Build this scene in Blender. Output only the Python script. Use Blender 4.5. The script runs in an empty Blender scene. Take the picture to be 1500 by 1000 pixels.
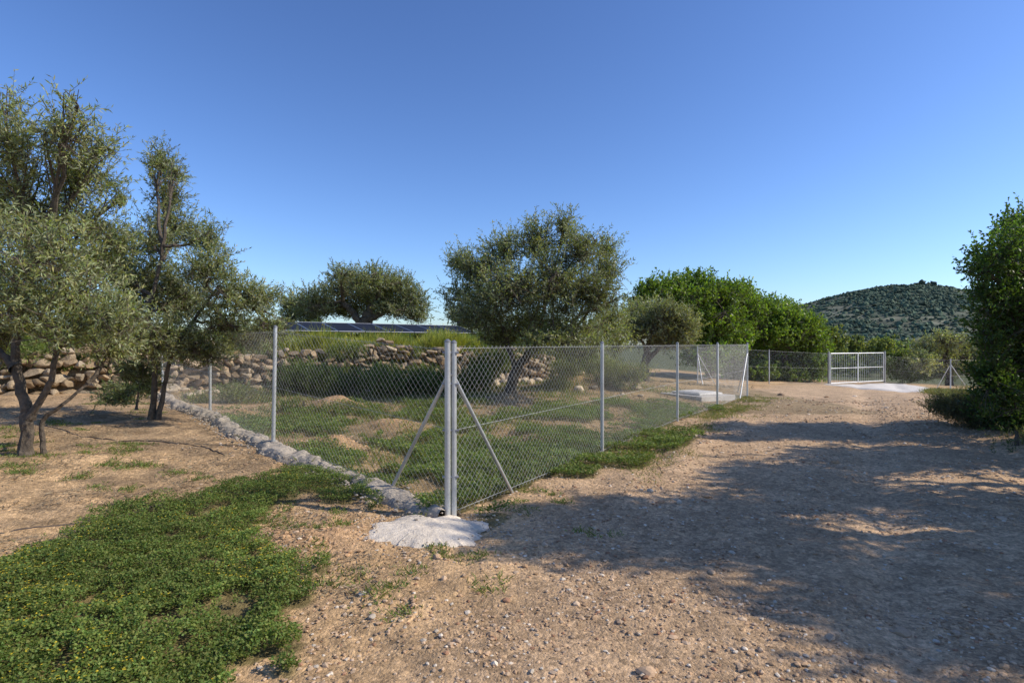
import bpy, bmesh, math, numpy as np
from mathutils import Vector
R=np.random.default_rng(7)
F=833.0; HZ=503.0; CH=1.5
def PX(x,y,Y): return np.array([(x-750)/F*Y, Y, CH-(y-HZ)/F*Y])
def GP(x,y,z=0.0):
    Y=(CH-z)*F/(y-HZ); return ((x-750)/F*Y, Y)
# ---------------------------------------------------------------- noise
def _h(i,j,s):
    n=(i.astype(np.int64)*374761393+j.astype(np.int64)*668265263+s*1442695041)&0xFFFFFFFF
    n=((n^(n>>13))*1274126177)&0xFFFFFFFF
    n=n^(n>>16)
    return (n&0xFFFFFF)/float(0xFFFFFF)
def vn(x,y,s=0):
    x=np.asarray(x,float);y=np.asarray(y,float)
    i=np.floor(x);j=np.floor(y);fx=x-i;fy=y-j
    fx=fx*fx*(3-2*fx);fy=fy*fy*(3-2*fy)
    a=_h(i,j,s);b=_h(i+1,j,s);c=_h(i,j+1,s);d=_h(i+1,j+1,s)
    return (a*(1-fx)+b*fx)*(1-fy)+(c*(1-fx)+d*fx)*fy
def fbm(x,y,o=4,s=0):
    t=0;a=.5;f=1.0
    for k in range(o):
        t=t+a*vn(x*f+k*17.3,y*f-k*9.1,s+k);a*=.5;f*=2.03
    return t
def sst(a,b,x):
    t=np.clip((x-a)/(b-a),0,1);return t*t*(3-2*t)
def inpoly(x,y,poly):
    x=np.asarray(x);y=np.asarray(y);r=np.zeros(x.shape,bool);n=len(poly)
    for k in range(n):
        x1,y1=poly[k];x2,y2=poly[(k+1)%n]
        c=((y1>y)!=(y2>y))&(x<(x2-x1)*(y-y1)/((y2-y1)+1e-12)+x1)
        r^=c
    return r
def segd(x,y,a,b):
    ax,ay=a;bx,by=b;dx=bx-ax;dy=by-ay
    t=np.clip(((x-ax)*dx+(y-ay)*dy)/(dx*dx+dy*dy),0,1)
    return np.hypot(x-ax-t*dx,y-ay-t*dy)
def plined(x,y,P):
    d=None
    for k in range(len(P)-1):
        e=segd(x,y,P[k],P[k+1]);d=e if d is None else np.minimum(d,e)
    return d
# ---------------------------------------------------------------- layout
C0=(-0.53,4.92)
LEFT=[C0,(-3.0,7.14),(-5.2,9.8),(-7.65,12.5)]
RIGHT=[C0,(1.22,7.7),(3.16,10.87),(4.8,13.3),(6.7,16.2)]
WALL=[(-40,9.5),(-16,11),(-10.4,12.2),(-7,15),(-3,17),(-0.5,18),(1.5,19.5),(8,24)]
CP=np.array([(0,0,0),(0,3,0),(-3,0,.05),(-3,3,.1),(-2,5,.1),(-.53,4.92,0),(-3,7.14,.2),(-5.2,9.8,.24),(-7.65,12.5,.34),
(-5.3,6.2,.3),(-8,5,.42),(-10,9,.40),(-12,0,.6),(1.22,7.7,0),(3.16,10.87,0),(4.8,13.3,0),(6.7,16.2,0),(7.5,23,-.13),
(0,14,.3),(-3,10,.1),(-2,8,.04),(-6,13.5,.3),(-3,15.5,.2),(4,18,.3),(4.9,15,.03),(6,6,0),(8,8,.1),(9,11,.1),(11,16,0),
(14,14,.1),(12,20,-.2),(15,27,-.45),(19,29,-.5),(18.5,24,-.55),(20,40,-1),(30,30,-1),(40,60,-2),(0,40,.5),(-20,20,.8),
(0,-10,0),(12,0,.1),(-30,-10,.8),(30,0,0)],float)
_d=np.hypot(CP[:,None,0]-CP[None,:,0],CP[:,None,1]-CP[None,:,1])
_w=np.linalg.solve(_d+1e-6*np.eye(len(CP)),CP[:,2])
MOUNDS=[(GP(492,655,0.1),.45,.22),(GP(490,785,0.03),.42,.05),(GP(420,790,0.05),.3,.03),(GP(350,612,.2),.5,.14),(GP(790,640,.05),.4,.12),((1.9,16.5),1.0,.5),((-3.6,11.6),.7,.25),(GP(575,622,.1),.5,.15)]
WX=[p[0] for p in WALL];WY=[p[1] for p in WALL]
def gz(x,y,fine=False):
    x=np.asarray(x,float);y=np.asarray(y,float);sh=np.broadcast(x,y).shape
    xr=np.broadcast_to(x,sh).ravel();yr=np.broadcast_to(y,sh).ravel()
    z=np.zeros(xr.shape)
    for k in range(len(CP)): z+=_w[k]*np.hypot(xr-CP[k,0],yr-CP[k,1])
    far=sst(45,110,np.hypot(xr,yr)); z=z*(1-far)+(-2.0)*far
    yw=np.interp(xr,WX,WY); d=yr-yw
    T=1.32+.045*np.clip(d,0,12)+.2*(fbm(xr*.5,yr*.5,3,5)-.47)
    m=sst(0.05,.5,d)*(1-sst(-.3,5.5,xr))*(1-sst(50,100,yr))
    z=z*(1-m)+np.maximum(z,T)*m
    for (c,r,h) in MOUNDS:
        q=np.hypot(xr-c[0],yr-c[1])/r
        z+=h*np.exp(-q*q*1.6)*(0.75+.5*fbm(xr*4,yr*4,3,8))
    road=roadness(xr,yr)
    z+=(.15-.09*road)*(fbm(xr*.9,yr*.9,3,1)-.47)
    e=segd(xr,yr,(.2,4.6),(6.9,14.9));z+=.06*np.exp(-(e/.35)**2)*sst(.3,.6,fbm(xr*1.2,yr*1.2,3,9))
    s=xr-yr*.60
    z-=.045*road*(np.exp(-((s-2.0)/.28)**2)+np.exp(-((s-.3)/.28)**2))
    if fine:
        at=1/(1+(np.hypot(xr,yr-2)/12)**2)
        z+=at*((.075-.034*road)*(fbm(xr*6,yr*6,3,2)-.47)+.018*(vn(xr*20,yr*20,3)-.5))
    return z.reshape(sh)
def roadness(x,y):
    P=[(1.5,-6),(1.9,2),(4.2,8),(8.3,15),(13.5,23),(17,28)]
    d=plined(x,y,P)+1.2*(fbm(x*.8,y*.8,3,11)-.47)
    return 1-sst(2.0,3.1,d)
GREEN1=[GP(*p) for p in [(-60,890),(30,850),(110,800),(200,768),(300,742),(390,715),(470,700),(545,716),(590,738),(560,752),(440,742),(375,775),(385,810),(418,838),(434,900),(425,950),(345,985),(290,1060),(-300,1300),(-500,1100)]]
def green1(x,y):
    a=x+.34*(fbm(x*5,y*5,4,21)-.47)*2; b=y+.34*(fbm(x*5,y*5,4,22)-.47)*2
    return inpoly(a,b,GREEN1)
INS=[(-.53,4.95),(1.22,7.7),(3.16,10.87),(4.8,13.3),(3,14),(0,12.5),(-5,13),(-5.2,9.8),(-3,7.2)]
def moundw(x,y):
    w=np.zeros(np.shape(x))
    for k in (0,3,4,6,7):
        c,r,h=MOUNDS[k];w=np.maximum(w,np.exp(-((np.hypot(x-c[0],y-c[1])/r)**2)*1.2))
    return w
def greenin(x,y):
    return inpoly(x,y,INS)&(fbm(x*1.3+3,y*.9,4,31)-.25*moundw(x,y)>.355+.10*sst(8.5,12,y)+.06*sst(-1.5,-4,x))
def greenout(x,y):
    d=plined(x,y,RIGHT); a=(d<.45)&(fbm(x*1.5,y*1.5,3,33)>.5)
    b=segd(x,y,(1.3,7.3),(2.6,9.2)); return a|((b<.5)&(fbm(x*3,y*3,3,34)>.44))
# ---------------------------------------------------------------- mesh builder
class MB:
    def __init__(s): s.V=[];s.C=[];s.Fs=[];s.n=0
    def add(s,V,Fc,mat=0,col=(1,1,1)):
        V=np.asarray(V,float).reshape(-1,3);Fc=np.asarray(Fc,np.int64)
        if len(V)==0: return
        c=np.asarray(col,float)
        if c.ndim==1: c=np.tile(c,(len(V),1))
        s.V.append(V);s.C.append(c);s.Fs.append((Fc+s.n,mat));s.n+=len(V)
    def build(s,name,mats,smooth=False,parent=None):
        V=np.concatenate(s.V);C=np.concatenate(s.C)
        lv=np.concatenate([f.ravel() for f,_ in s.Fs])
        lt=np.concatenate([np.full(len(f),f.shape[1]) for f,_ in s.Fs])
        mi=np.concatenate([np.full(len(f),m) for f,m in s.Fs])
        ls=np.concatenate([[0],np.cumsum(lt)[:-1]])
        me=bpy.data.meshes.new(name)
        me.vertices.add(len(V));me.vertices.foreach_set('co',V.astype(np.float32).ravel())
        me.loops.add(len(lv));me.loops.foreach_set('vertex_index',lv.astype(np.int32))
        me.polygons.add(len(lt));me.polygons.foreach_set('loop_start',ls.astype(np.int32))
        me.polygons.foreach_set('loop_total',lt.astype(np.int32))
        me.polygons.foreach_set('material_index',mi.astype(np.int32))
        me.polygons.foreach_set('use_smooth',np.full(len(lt),smooth))
        for m in mats: me.materials.append(m)
        a=me.color_attributes.new('col','FLOAT_COLOR','POINT')
        a.data.foreach_set('color',np.c_[C,np.ones(len(C))].astype(np.float32).ravel())
        me.update(calc_edges=True)
        o=bpy.data.objects.new(name,me);bpy.context.scene.collection.objects.link(o)
        if parent: o.parent=parent
        return o
def empty(name):
    o=bpy.data.objects.new(name,None);bpy.context.scene.collection.objects.link(o);return o
def nrm(a): return a/(np.linalg.norm(a,axis=-1,keepdims=True)+1e-9)
def segs(mb,A,B,ra,rb,sides=3,mat=0,col=(1,1,1),caps=False):
    A=np.asarray(A,float).reshape(-1,3);B=np.asarray(B,float).reshape(-1,3);N=len(A)
    if N==0:return
    d=nrm(B-A);ref=np.tile([0,0,1.0],(N,1));ref[np.abs(d[:,2])>.9]=[1,0,0]
    u=nrm(np.cross(d,ref));w=np.cross(d,u)
    t=np.arange(sides)*2*np.pi/sides
    ring=np.cos(t)[None,:,None]*u[:,None]+np.sin(t)[None,:,None]*w[:,None]
    ra=np.broadcast_to(ra,(N,));rb=np.broadcast_to(rb,(N,))
    V=np.concatenate([A[:,None]+ring*ra[:,None,None],B[:,None]+ring*rb[:,None,None]],1)
    k=np.arange(sides);k2=(k+1)%sides
    f=np.stack([k,k2,k2+sides,k+sides],1)
    Fc=(f[None]+(np.arange(N)*2*sides)[:,None,None]).reshape(-1,4)
    c=np.asarray(col,float)
    if c.ndim==2: c=np.repeat(c,2*sides,0)
    mb.add(V.reshape(-1,3),Fc,mat,c)
    if caps:
        top=np.arange(sides)[None]+sides+(np.arange(N)*2*sides)[:,None]
        mb.Fs.append((top+mb.n-N*2*sides,mat))
def tube(mb,P,r,sides=8,mat=0,col=(1,1,1),rough=0):
    P=np.asarray(P,float);n=len(P);r=np.broadcast_to(r,(n,))
    T=nrm(np.gradient(P,axis=0));ref=np.array([.3,.9,.1]) if abs(T[0,2])>.5 else np.array([0,0,1.0])
    u=nrm(np.cross(T,ref));w=np.cross(T,u);t=np.arange(sides)*2*np.pi/sides
    rr=r[:,None]*(1+rough*R.normal(0,1,(n,sides)))
    V=P[:,None]+(np.cos(t)[None,:,None]*u[:,None]+np.sin(t)[None,:,None]*w[:,None])*rr[...,None]
    k=np.arange(sides);k2=(k+1)%sides
    f=np.stack([k,k2,k2+sides,k+sides],1)
    Fc=(f[None]+(np.arange(n-1)*sides)[:,None,None]).reshape(-1,4)
    mb.add(V.reshape(-1,3),Fc,mat,col)
def leaves(mb,P,D,L,W,mat=0,col=(1,1,1),flat=0.0):
    N=len(P)
    if N==0:return
    D=nrm(D);rn=R.normal(0,1,(N,3));
    if flat>0: rn=rn*(1-flat)+np.array([0,0,2.0])*flat
    s=nrm(np.cross(D,rn));L=np.broadcast_to(L,(N,))[:,None];W=np.broadcast_to(W,(N,))[:,None]
    V=np.stack([P,P+D*L*.45+s*W*.5,P+D*L,P+D*L*.45-s*W*.5],1).reshape(-1,3)
    Fc=np.arange(N*4).reshape(N,4)
    c=np.asarray(col,float)
    if c.ndim==2:c=np.repeat(c,4,0)
    mb.add(V,Fc,mat,c)
def box(mb,c,sx,sy,sz,rot=0,mat=0,col=(1,1,1)):
    q=np.array([[x,y,z] for z in(-.5,.5) for x,y in((-.5,-.5),(.5,-.5),(.5,.5),(-.5,.5))])*[sx,sy,sz]
    a=np.array([[math.cos(rot),-math.sin(rot),0],[math.sin(rot),math.cos(rot),0],[0,0,1]])
    mb.add(q@a.T+np.asarray(c),[[0,3,2,1],[4,5,6,7],[0,1,5,4],[1,2,6,5],[2,3,7,6],[3,0,4,7]],mat,col)
def icot(sub):
    bm=bmesh.new();bmesh.ops.create_icosphere(bm,subdivisions=sub,radius=1)
    V=np.array([v.co[:] for v in bm.verts]);Fc=np.array([[v.index for v in f.verts] for f in bm.faces]);bm.free();return V,Fc
ICO={k:icot(k) for k in (1,2,3)}
def stones(mb,P,S,sub=1,flat=.65,jit=.18,col=(1,1,1),mat=0):
    V,Fc=ICO[sub];N=len(P);S=np.asarray(S)
    sc=S[:,None]*np.stack([R.uniform(.7,1.3,N),R.uniform(.7,1.3,N),R.uniform(.6,1.1,N)*flat],1) if S.ndim==1 else S
    W=V[None]*sc[:,None]
    for k in range(5):
        n=nrm(R.normal(0,1,(N,3)));lim=R.uniform(.55,.85,N)
        U=W/sc[:,None];dd=np.einsum('nvk,nk->nv',U,n);ex=np.clip(dd-lim[:,None],0,None)
        W=(U-ex[...,None]*n[:,None])*sc[:,None]
    W=W*(1+R.normal(0,jit*.35,(N,len(V),1)))
    a=R.uniform(0,6.28,N);ca,sa=np.cos(a),np.sin(a)
    X=W[...,0]*ca[:,None]-W[...,1]*sa[:,None];Yy=W[...,0]*sa[:,None]+W[...,1]*ca[:,None]
    W=np.stack([X,Yy,W[...,2]],-1)+P[:,None]
    Fa=(Fc[None]+(np.arange(N)*len(V))[:,None,None]).reshape(-1,3)
    c=np.asarray(col,float)
    if c.ndim==2:c=np.repeat(c,len(V),0)
    mb.add(W.reshape(-1,3),Fa,mat,c)
# ---------------------------------------------------------------- materials
def newmat(name):
    m=bpy.data.materials.new(name);m.use_nodes=True;nt=m.node_tree;nt.nodes.clear();return m,nt
def N(nt,t,**k):
    n=nt.nodes.new(t)
    for a,b in k.items(): setattr(n,a,b)
    return n
def leafmat(name,back=(.2,.24,.17),backf=.6,trans=.3,rough=.45):
    m,nt=newmat(name);L=nt.links.new
    a=N(nt,'ShaderNodeAttribute',attribute_name='col');g=N(nt,'ShaderNodeNewGeometry')
    mx=N(nt,'ShaderNodeMix',data_type='RGBA');mul=N(nt,'ShaderNodeMath',operation='MULTIPLY');mul.inputs[1].default_value=backf
    L(g.outputs['Backfacing'],mul.inputs[0]);L(mul.outputs[0],mx.inputs[0]);L(a.outputs['Color'],mx.inputs[6]);mx.inputs[7].default_value=(*back,1)
    p=N(nt,'ShaderNodeBsdfPrincipled');p.inputs['Roughness'].default_value=rough;p.inputs['Specular IOR Level'].default_value=.3
    L(mx.outputs[2],p.inputs['Base Color'])
    t=N(nt,'ShaderNodeBsdfTranslucent');
    mt=N(nt,'ShaderNodeMix',data_type='RGBA',blend_type='MULTIPLY');mt.inputs[0].default_value=1;L(a.outputs['Color'],mt.inputs[6]);mt.inputs[7].default_value=(1.6,1.75,.6,1)
    L(mt.outputs[2],t.inputs['Color'])
    ms=N(nt,'ShaderNodeMixShader');ms.inputs[0].default_value=trans;L(p.outputs[0],ms.inputs[1]);L(t.outputs[0],ms.inputs[2])
    o=N(nt,'ShaderNodeOutputMaterial');L(ms.outputs[0],o.inputs[0]);return m
def rough_mat(name,scale=20,lo=.7,hi=1.25,bump=.3,bscale=60,rough=.9,metal=0,dist=.01,spec=.3,lo2=.85,hi2=1.12,sc2=2.5,peb=0):
    m,nt=newmat(name);L=nt.links.new
    a=N(nt,'ShaderNodeAttribute',attribute_name='col');tc=N(nt,'ShaderNodeTexCoord')
    n=N(nt,'ShaderNodeTexNoise');n.inputs['Scale'].default_value=scale;n.inputs['Detail'].default_value=8;n.inputs['Roughness'].default_value=.7
    L(tc.outputs['Object'],n.inputs['Vector'])
    r=N(nt,'ShaderNodeMapRange');r.inputs[1].default_value=.3;r.inputs[2].default_value=.7;r.inputs[3].default_value=lo;r.inputs[4].default_value=hi;L(n.outputs[0],r.inputs[0])
    n2=N(nt,'ShaderNodeTexNoise');n2.inputs['Scale'].default_value=sc2;n2.inputs['Detail'].default_value=5;L(tc.outputs['Object'],n2.inputs['Vector'])
    r2=N(nt,'ShaderNodeMapRange');r2.inputs[1].default_value=.3;r2.inputs[2].default_value=.7;r2.inputs[3].default_value=lo2;r2.inputs[4].default_value=hi2;L(n2.outputs[0],r2.inputs[0])
    mm=N(nt,'ShaderNodeMath',operation='MULTIPLY');L(r.outputs[0],mm.inputs[0]);L(r2.outputs[0],mm.inputs[1]);fac=mm.outputs[0]
    p=N(nt,'ShaderNodeBsdfPrincipled');p.inputs['Roughness'].default_value=rough;p.inputs['Metallic'].default_value=metal;p.inputs['Specular IOR Level'].default_value=spec
    hgt=None
    if peb:
        for k,(sc,amt) in enumerate(((peb,.42),(peb*2.3,.4))):
            vo=N(nt,'ShaderNodeTexVoronoi');vo.inputs['Scale'].default_value=sc;L(tc.outputs['Object'],vo.inputs['Vector'])
            sp=N(nt,'ShaderNodeSeparateColor');L(vo.outputs['Color'],sp.inputs[0])
            q=N(nt,'ShaderNodeMapRange');q.inputs[3].default_value=1-amt*.5;q.inputs[4].default_value=1+amt*.6;L(sp.outputs[0],q.inputs[0])
            m3=N(nt,'ShaderNodeMath',operation='MULTIPLY');L(fac,m3.inputs[0]);L(q.outputs[0],m3.inputs[1]);fac=m3.outputs[0]
            iv=N(nt,'ShaderNodeMath',operation='SUBTRACT');iv.inputs[0].default_value=.7;L(vo.outputs['Distance'],iv.inputs[1])
            m4=N(nt,'ShaderNodeMath',operation='MULTIPLY');L(iv.outputs[0],m4.inputs[0]);L(sp.outputs[1],m4.inputs[1])
            if hgt is None: hgt=m4.outputs[0]
            else:
                m5=N(nt,'ShaderNodeMath',operation='MULTIPLY_ADD');L(m4.outputs[0],m5.inputs[0]);m5.inputs[1].default_value=.5;L(hgt,m5.inputs[2]);hgt=m5.outputs[0]
    v=N(nt,'ShaderNodeVectorMath',operation='SCALE');L(a.outputs['Color'],v.inputs[0]);L(fac,v.inputs['Scale'])
    L(v.outputs[0],p.inputs['Base Color'])
    if bump:
        n3=N(nt,'ShaderNodeTexNoise');n3.inputs['Scale'].default_value=bscale;n3.inputs['Detail'].default_value=6;n3.inputs['Roughness'].default_value=.65;L(tc.outputs['Object'],n3.inputs['Vector'])
        h=n3.outputs[0]
        if hgt is not None:
            m6=N(nt,'ShaderNodeMath',operation='MULTIPLY_ADD');L(n3.outputs[0],m6.inputs[0]);m6.inputs[1].default_value=.8;L(hgt,m6.inputs[2]);h=m6.outputs[0]
        b=N(nt,'ShaderNodeBump');b.inputs['Strength'].default_value=bump;b.inputs['Distance'].default_value=dist;L(h,b.inputs['Height']);L(b.outputs[0],p.inputs['Normal'])
    o=N(nt,'ShaderNodeOutputMaterial');L(p.outputs[0],o.inputs[0]);return m
M_olive=leafmat('olive_leaf',(.33,.36,.24),.6,.33)
M_green=leafmat('green_leaf',(.13,.19,.05),.3,.38,.45)
M_cover=leafmat('ground_cover_leaf',(.14,.22,.05),.3,.32,.6)
M_dry=rough_mat('dry_litter',60,.8,1.2,0,rough=.95)
M_petal=leafmat('yellow_petal',(.7,.5,.02),.2,.3,.6)
M_bark=rough_mat('bark',14,.45,1.35,.9,22,.95,dist=.03)
M_ground=rough_mat('soil',38,.66,1.25,.9,75,.97,dist=.02,spec=.12,sc2=3.2,lo2=.80,hi2=1.16,peb=26)
M_stone=rough_mat('limestone',22,.55,1.25,.7,30,.93,dist=.03,spec=.2)
M_peb=rough_mat('pebble',60,.8,1.15,0,rough=.93,spec=.2)
M_conc=rough_mat('concrete',30,.75,1.12,.7,50,.95,dist=.015,spec=.15)
M_galv=rough_mat('galvanised_steel',35,.85,1.1,.05,60,.42,metal=.5,spec=.5,dist=.001)
M_wire=rough_mat('galvanised_wire',20,.9,1.1,0,rough=.5,metal=.4,spec=.4)
M_plastic=rough_mat('black_plastic',20,.9,1.1,0,rough=.6)
M_hill=rough_mat('hillside',.12,.55,1.35,0,rough=1,spec=.05,sc2=.03,lo2=.75,hi2=1.25)
def pvmat():
    m,nt=newmat('photovoltaic_glass');p=N(nt,'ShaderNodeBsdfPrincipled');o=N(nt,'ShaderNodeOutputMaterial')
    tc=N(nt,'ShaderNodeTexCoord');n=N(nt,'ShaderNodeTexNoise');n.inputs['Scale'].default_value=3;nt.links.new(tc.outputs['Object'],n.inputs['Vector'])
    c=N(nt,'ShaderNodeValToRGB');c.color_ramp.elements[0].color=(.012,.014,.022,1);c.color_ramp.elements[1].color=(.022,.026,.04,1);nt.links.new(n.outputs[0],c.inputs[0]);nt.links.new(c.outputs[0],p.inputs['Base Color'])
    p.inputs['Roughness'].default_value=.6;p.inputs['Specular IOR Level'].default_value=.1;nt.links.new(p.outputs[0],o.inputs[0]);return m
M_pv=pvmat()
# ---------------------------------------------------------------- ground
nx,ny=900,800
um=math.asinh(1500/3.);xs=3*np.sinh(np.linspace(-um,um,nx))
ys=3+3*np.sinh(np.linspace(math.asinh(-25/3.),um,ny))
X,Y=np.meshgrid(xs,ys);Z=gz(X,Y,True)
def soilcol(X,Y):
    sh=X.shape;x=X.ravel();y=Y.ravel();rd=roadness(x,y)[:,None]
    a=fbm(x*1.3,y*1.3,4,41)[:,None];b=fbm(x*.35,y*.35,3,42)[:,None]
    soil=np.array([.545,.36,.19])*(.65+.7*a);soil=soil*(1-.4*sst(.42,.6,b))+np.array([.32,.235,.15])*.4*sst(.42,.6,b)
    road=np.array([.52,.355,.21])*(.7+.62*a)
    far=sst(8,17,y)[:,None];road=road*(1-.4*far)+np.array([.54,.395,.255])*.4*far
    c=soil*(1-rd)+road*rd
    s=x-y*.60
    rut=(np.exp(-((s-2.0)/.3)**2)+np.exp(-((s-.3)/.3)**2))[:,None];c=c*(1+.14*rut*rd)
    l=(sst(-1.0,-2.6,x)*(1-sst(8,14,y)))[:,None]
    lit=fbm(x*5,y*5,3,43)[:,None];c=c*(1-l*.6*sst(.36,.58,lit))+np.array([.21,.15,.09])*l*.6*sst(.36,.58,lit)
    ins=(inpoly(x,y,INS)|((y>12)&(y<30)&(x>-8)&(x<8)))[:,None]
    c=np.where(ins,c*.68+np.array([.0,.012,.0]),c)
    for k,(cc,r,h) in enumerate(MOUNDS):
        if k in(5,):continue
        w=np.exp(-((np.hypot(x-cc[0],y-cc[1])/r)**2)*1.2)[:,None]*.8
        c=c*(1-w)+np.array([.50,.31,.165])*w
    g=(green1(x,y)|greenin(x,y)|greenout(x,y))[:,None]
    c=np.where(g,c*.3+np.array([.05,.06,.02]),c)
    yw=np.interp(x,WX,WY);t=((y>yw+.5)&(x<6))[:,None]
    c=np.where(t,c*.35+np.array([.07,.085,.025]),c)
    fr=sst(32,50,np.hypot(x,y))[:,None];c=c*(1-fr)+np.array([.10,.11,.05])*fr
    return c.reshape(*sh,3)
i=np.arange(nx-1)[None]+np.arange(ny-1)[:,None]*nx
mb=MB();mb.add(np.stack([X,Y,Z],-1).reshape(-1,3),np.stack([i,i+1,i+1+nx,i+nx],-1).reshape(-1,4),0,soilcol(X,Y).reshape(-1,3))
mb.build('ground',[M_ground],True)
# ---------------------------------------------------------------- gravel
def gravel():
    mb=MB()
    def put(n,x0,x1,y0,y1,s0,s1,sub,powr=3.0,grow=.07):
        y=np.exp(R.uniform(math.log(y0),math.log(y1),n));x=R.uniform(-1,1,n)
        x=(x0+x1)/2+(x1-x0)/2*x*(.25+.75*y/y1)
        rd=roadness(x,y);cl=fbm(x*2,y*2,3,51)
        keep=(~green1(x,y))&(R.uniform(0,1,n)<np.where(rd>.4,.9,.6)*sst(.28,.6,cl)+.1)&(~(inpoly(x,y,INS)&(R.uniform(0,1,n)<.7)))
        x=x[keep];y=y[keep];m=len(x)
        s=s0+(s1-s0)*R.uniform(0,1,m)**powr
        s=s*(.8+grow*y)
        t=R.uniform(0,1,m)[:,None];base=np.array([.56,.42,.29])*(1-t)+np.array([.50,.32,.18])*t
        w=(R.uniform(0,1,m)<.14)[:,None];base=np.where(w,np.array([.68,.58,.45]),base)
        r=(R.uniform(0,1,m)<.05)[:,None];base=np.where(r,np.array([.40,.22,.13]),base)
        base=base*R.uniform(.65,1.12,m)[:,None]
        P=np.stack([x,y,gz(x,y,True)+s*.12],1);stones(mb,P,s,sub,col=base)
    put(64000,-8,14,1.6,15,.004,.015,1,1.8,.09)
    put(7000,-9,14,1.6,16,.011,.025,1,2.2)
    put(220,-9,13,2.6,20,.022,.045,2,2)
    mb.build('gravel',[M_peb],False)
gravel()
mb=MB()
for (c,r,h),n in zip(MOUNDS[:5],(320,120,60,120,160)):
    q=R.normal(0,.7,(n,2))*r;x=c[0]+q[:,0];y=c[1]+q[:,1];s=.006+.022*R.uniform(0,1,n)**2.5
    stones(mb,np.stack([x,y,gz(x,y,True)+s*.1],1),s,1,.8,col=np.array([.52,.33,.18])*R.uniform(.75,1.1,n)[:,None])
mb.build('soil_clods',[M_peb],False)
# ---------------------------------------------------------------- litter
mb=MB();n=80000
x=R.uniform(-11,-.8,n);y=np.exp(R.uniform(math.log(3),math.log(12),n))
k=(~green1(x,y))&(fbm(x*1.6,y*1.6,3,61)>.40)&(x<-.5-.4*(y-3));x=x[k];y=y[k];n=len(x)
D=np.stack([R.normal(0,1,n),R.normal(0,1,n),R.normal(0,.12,n)],1)
t=R.uniform(0,1,n)[:,None]
leaves(mb,np.stack([x,y,gz(x,y,True)+.008],1),D,R.uniform(.02,.07,n),R.uniform(.004,.012,n),0,(np.array([.16,.11,.06])*(1-t)+np.array([.46,.36,.22])*t)*R.uniform(.6,1.1,n)[:,None],.6)
n=26000;x=R.uniform(-5,9,n);y=R.uniform(9,22,n);k=(roadness(x,y)<.2)&(fbm(x*1.2,y*1.2,3,62)>.43);x=x[k];y=y[k];n=len(x)
D=np.stack([R.normal(0,1,n),R.normal(0,1,n),R.uniform(0,1.0,n)],1)
leaves(mb,np.stack([x,y,gz(x,y)],1),D,R.uniform(.05,.2,n),R.uniform(.006,.014,n),0,np.array([.36,.30,.18])*R.uniform(.4,1.1,n)[:,None])
mb.build('dry_leaf_litter',[M_dry],False)
# ---------------------------------------------------------------- ground cover
def cover(mb,x,y,h,l,base):
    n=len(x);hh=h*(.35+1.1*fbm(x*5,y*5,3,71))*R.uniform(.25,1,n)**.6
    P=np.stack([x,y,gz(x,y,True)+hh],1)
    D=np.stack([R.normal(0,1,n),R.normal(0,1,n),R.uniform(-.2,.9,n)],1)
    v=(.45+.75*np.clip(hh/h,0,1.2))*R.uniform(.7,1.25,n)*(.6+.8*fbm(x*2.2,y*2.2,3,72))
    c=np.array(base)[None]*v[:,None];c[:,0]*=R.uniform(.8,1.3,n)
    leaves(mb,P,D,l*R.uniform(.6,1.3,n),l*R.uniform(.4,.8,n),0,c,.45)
mb=MB();n=620000
x=R.uniform(-5,0.2,n);y=np.exp(R.uniform(math.log(1.7),math.log(6.2),n))
k=green1(x,y)&(x>-1.15*y-.3)&(fbm(x*7,y*7,3,73)>.28);x=x[k];y=y[k]
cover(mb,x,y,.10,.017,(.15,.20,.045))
m=2200;fx=R.choice(len(x),m);fx=fx[fbm(x[fx]*2,y[fx]*2,3,75)>.45];m=len(fx);Pf=np.stack([x[fx],y[fx],gz(x[fx],y[fx],True)+.10*(.4+1.1*fbm(x[fx]*5,y[fx]*5,3,71))+.004],1)
for a in range(2):
    leaves(mb,Pf-np.array([.004,0,0]),np.stack([R.normal(0,1,m),R.normal(0,1,m),R.uniform(-.1,.3,m)],1),.009,.008,1,(.72,.54,.04),.8)
n=420000;x=R.uniform(-5.5,5,n);y=np.exp(R.uniform(math.log(4.9),math.log(14),n))
k=greenin(x,y)|greenout(x,y);x=x[k];y=y[k]
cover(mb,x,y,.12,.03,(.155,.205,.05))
mb.build('ground_cover_clover',[M_cover,M_petal],False)
# weeds (tufts) ---------------------------------------------------
def tufts(mb,pts,nb,h,w,base,spread=.06,lean=.5,mat=0):
    pts=np.asarray(pts,float);m=len(pts);P=np.repeat(pts,nb,0);n=len(P)
    P=P+np.stack([R.normal(0,spread,n),R.normal(0,spread,n),np.zeros(n)],1);P[:,2]=gz(P[:,0],P[:,1],True)
    D=np.stack([R.normal(0,lean,n),R.normal(0,lean,n),np.ones(n)],1)
    hs=np.repeat(R.uniform(.5,1.2,m),nb)*h*R.uniform(.5,1.1,n)
    c=np.array(base)[None]*R.uniform(.6,1.3,n)[:,None];c[:,0]*=R.uniform(.8,1.5,n)
    leaves(mb,P,D,hs,w,mat,c)
mb=MB()
pp=[GP(*p) for p in [(570,870),(590,905),(760,735),(770,745),(640,810),(655,815),(385,775),(400,765),(415,755),(150,745),(180,745),(465,832),(510,850),(120,660),(75,655),(100,650),(210,640),(560,890),(720,860),(870,780),(800,720),(830,735),(690,815),(330,735),(250,720)]]
for a in range(700):
    x,y=R.uniform(-8,3.5),R.uniform(3.2,12)
    if roadness(np.array([x]),np.array([y]))[0]<.3 and float(fbm(np.array([x*.9]),np.array([y*.9]),3,77)[0])>.44: pp.append((x,y))
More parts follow.
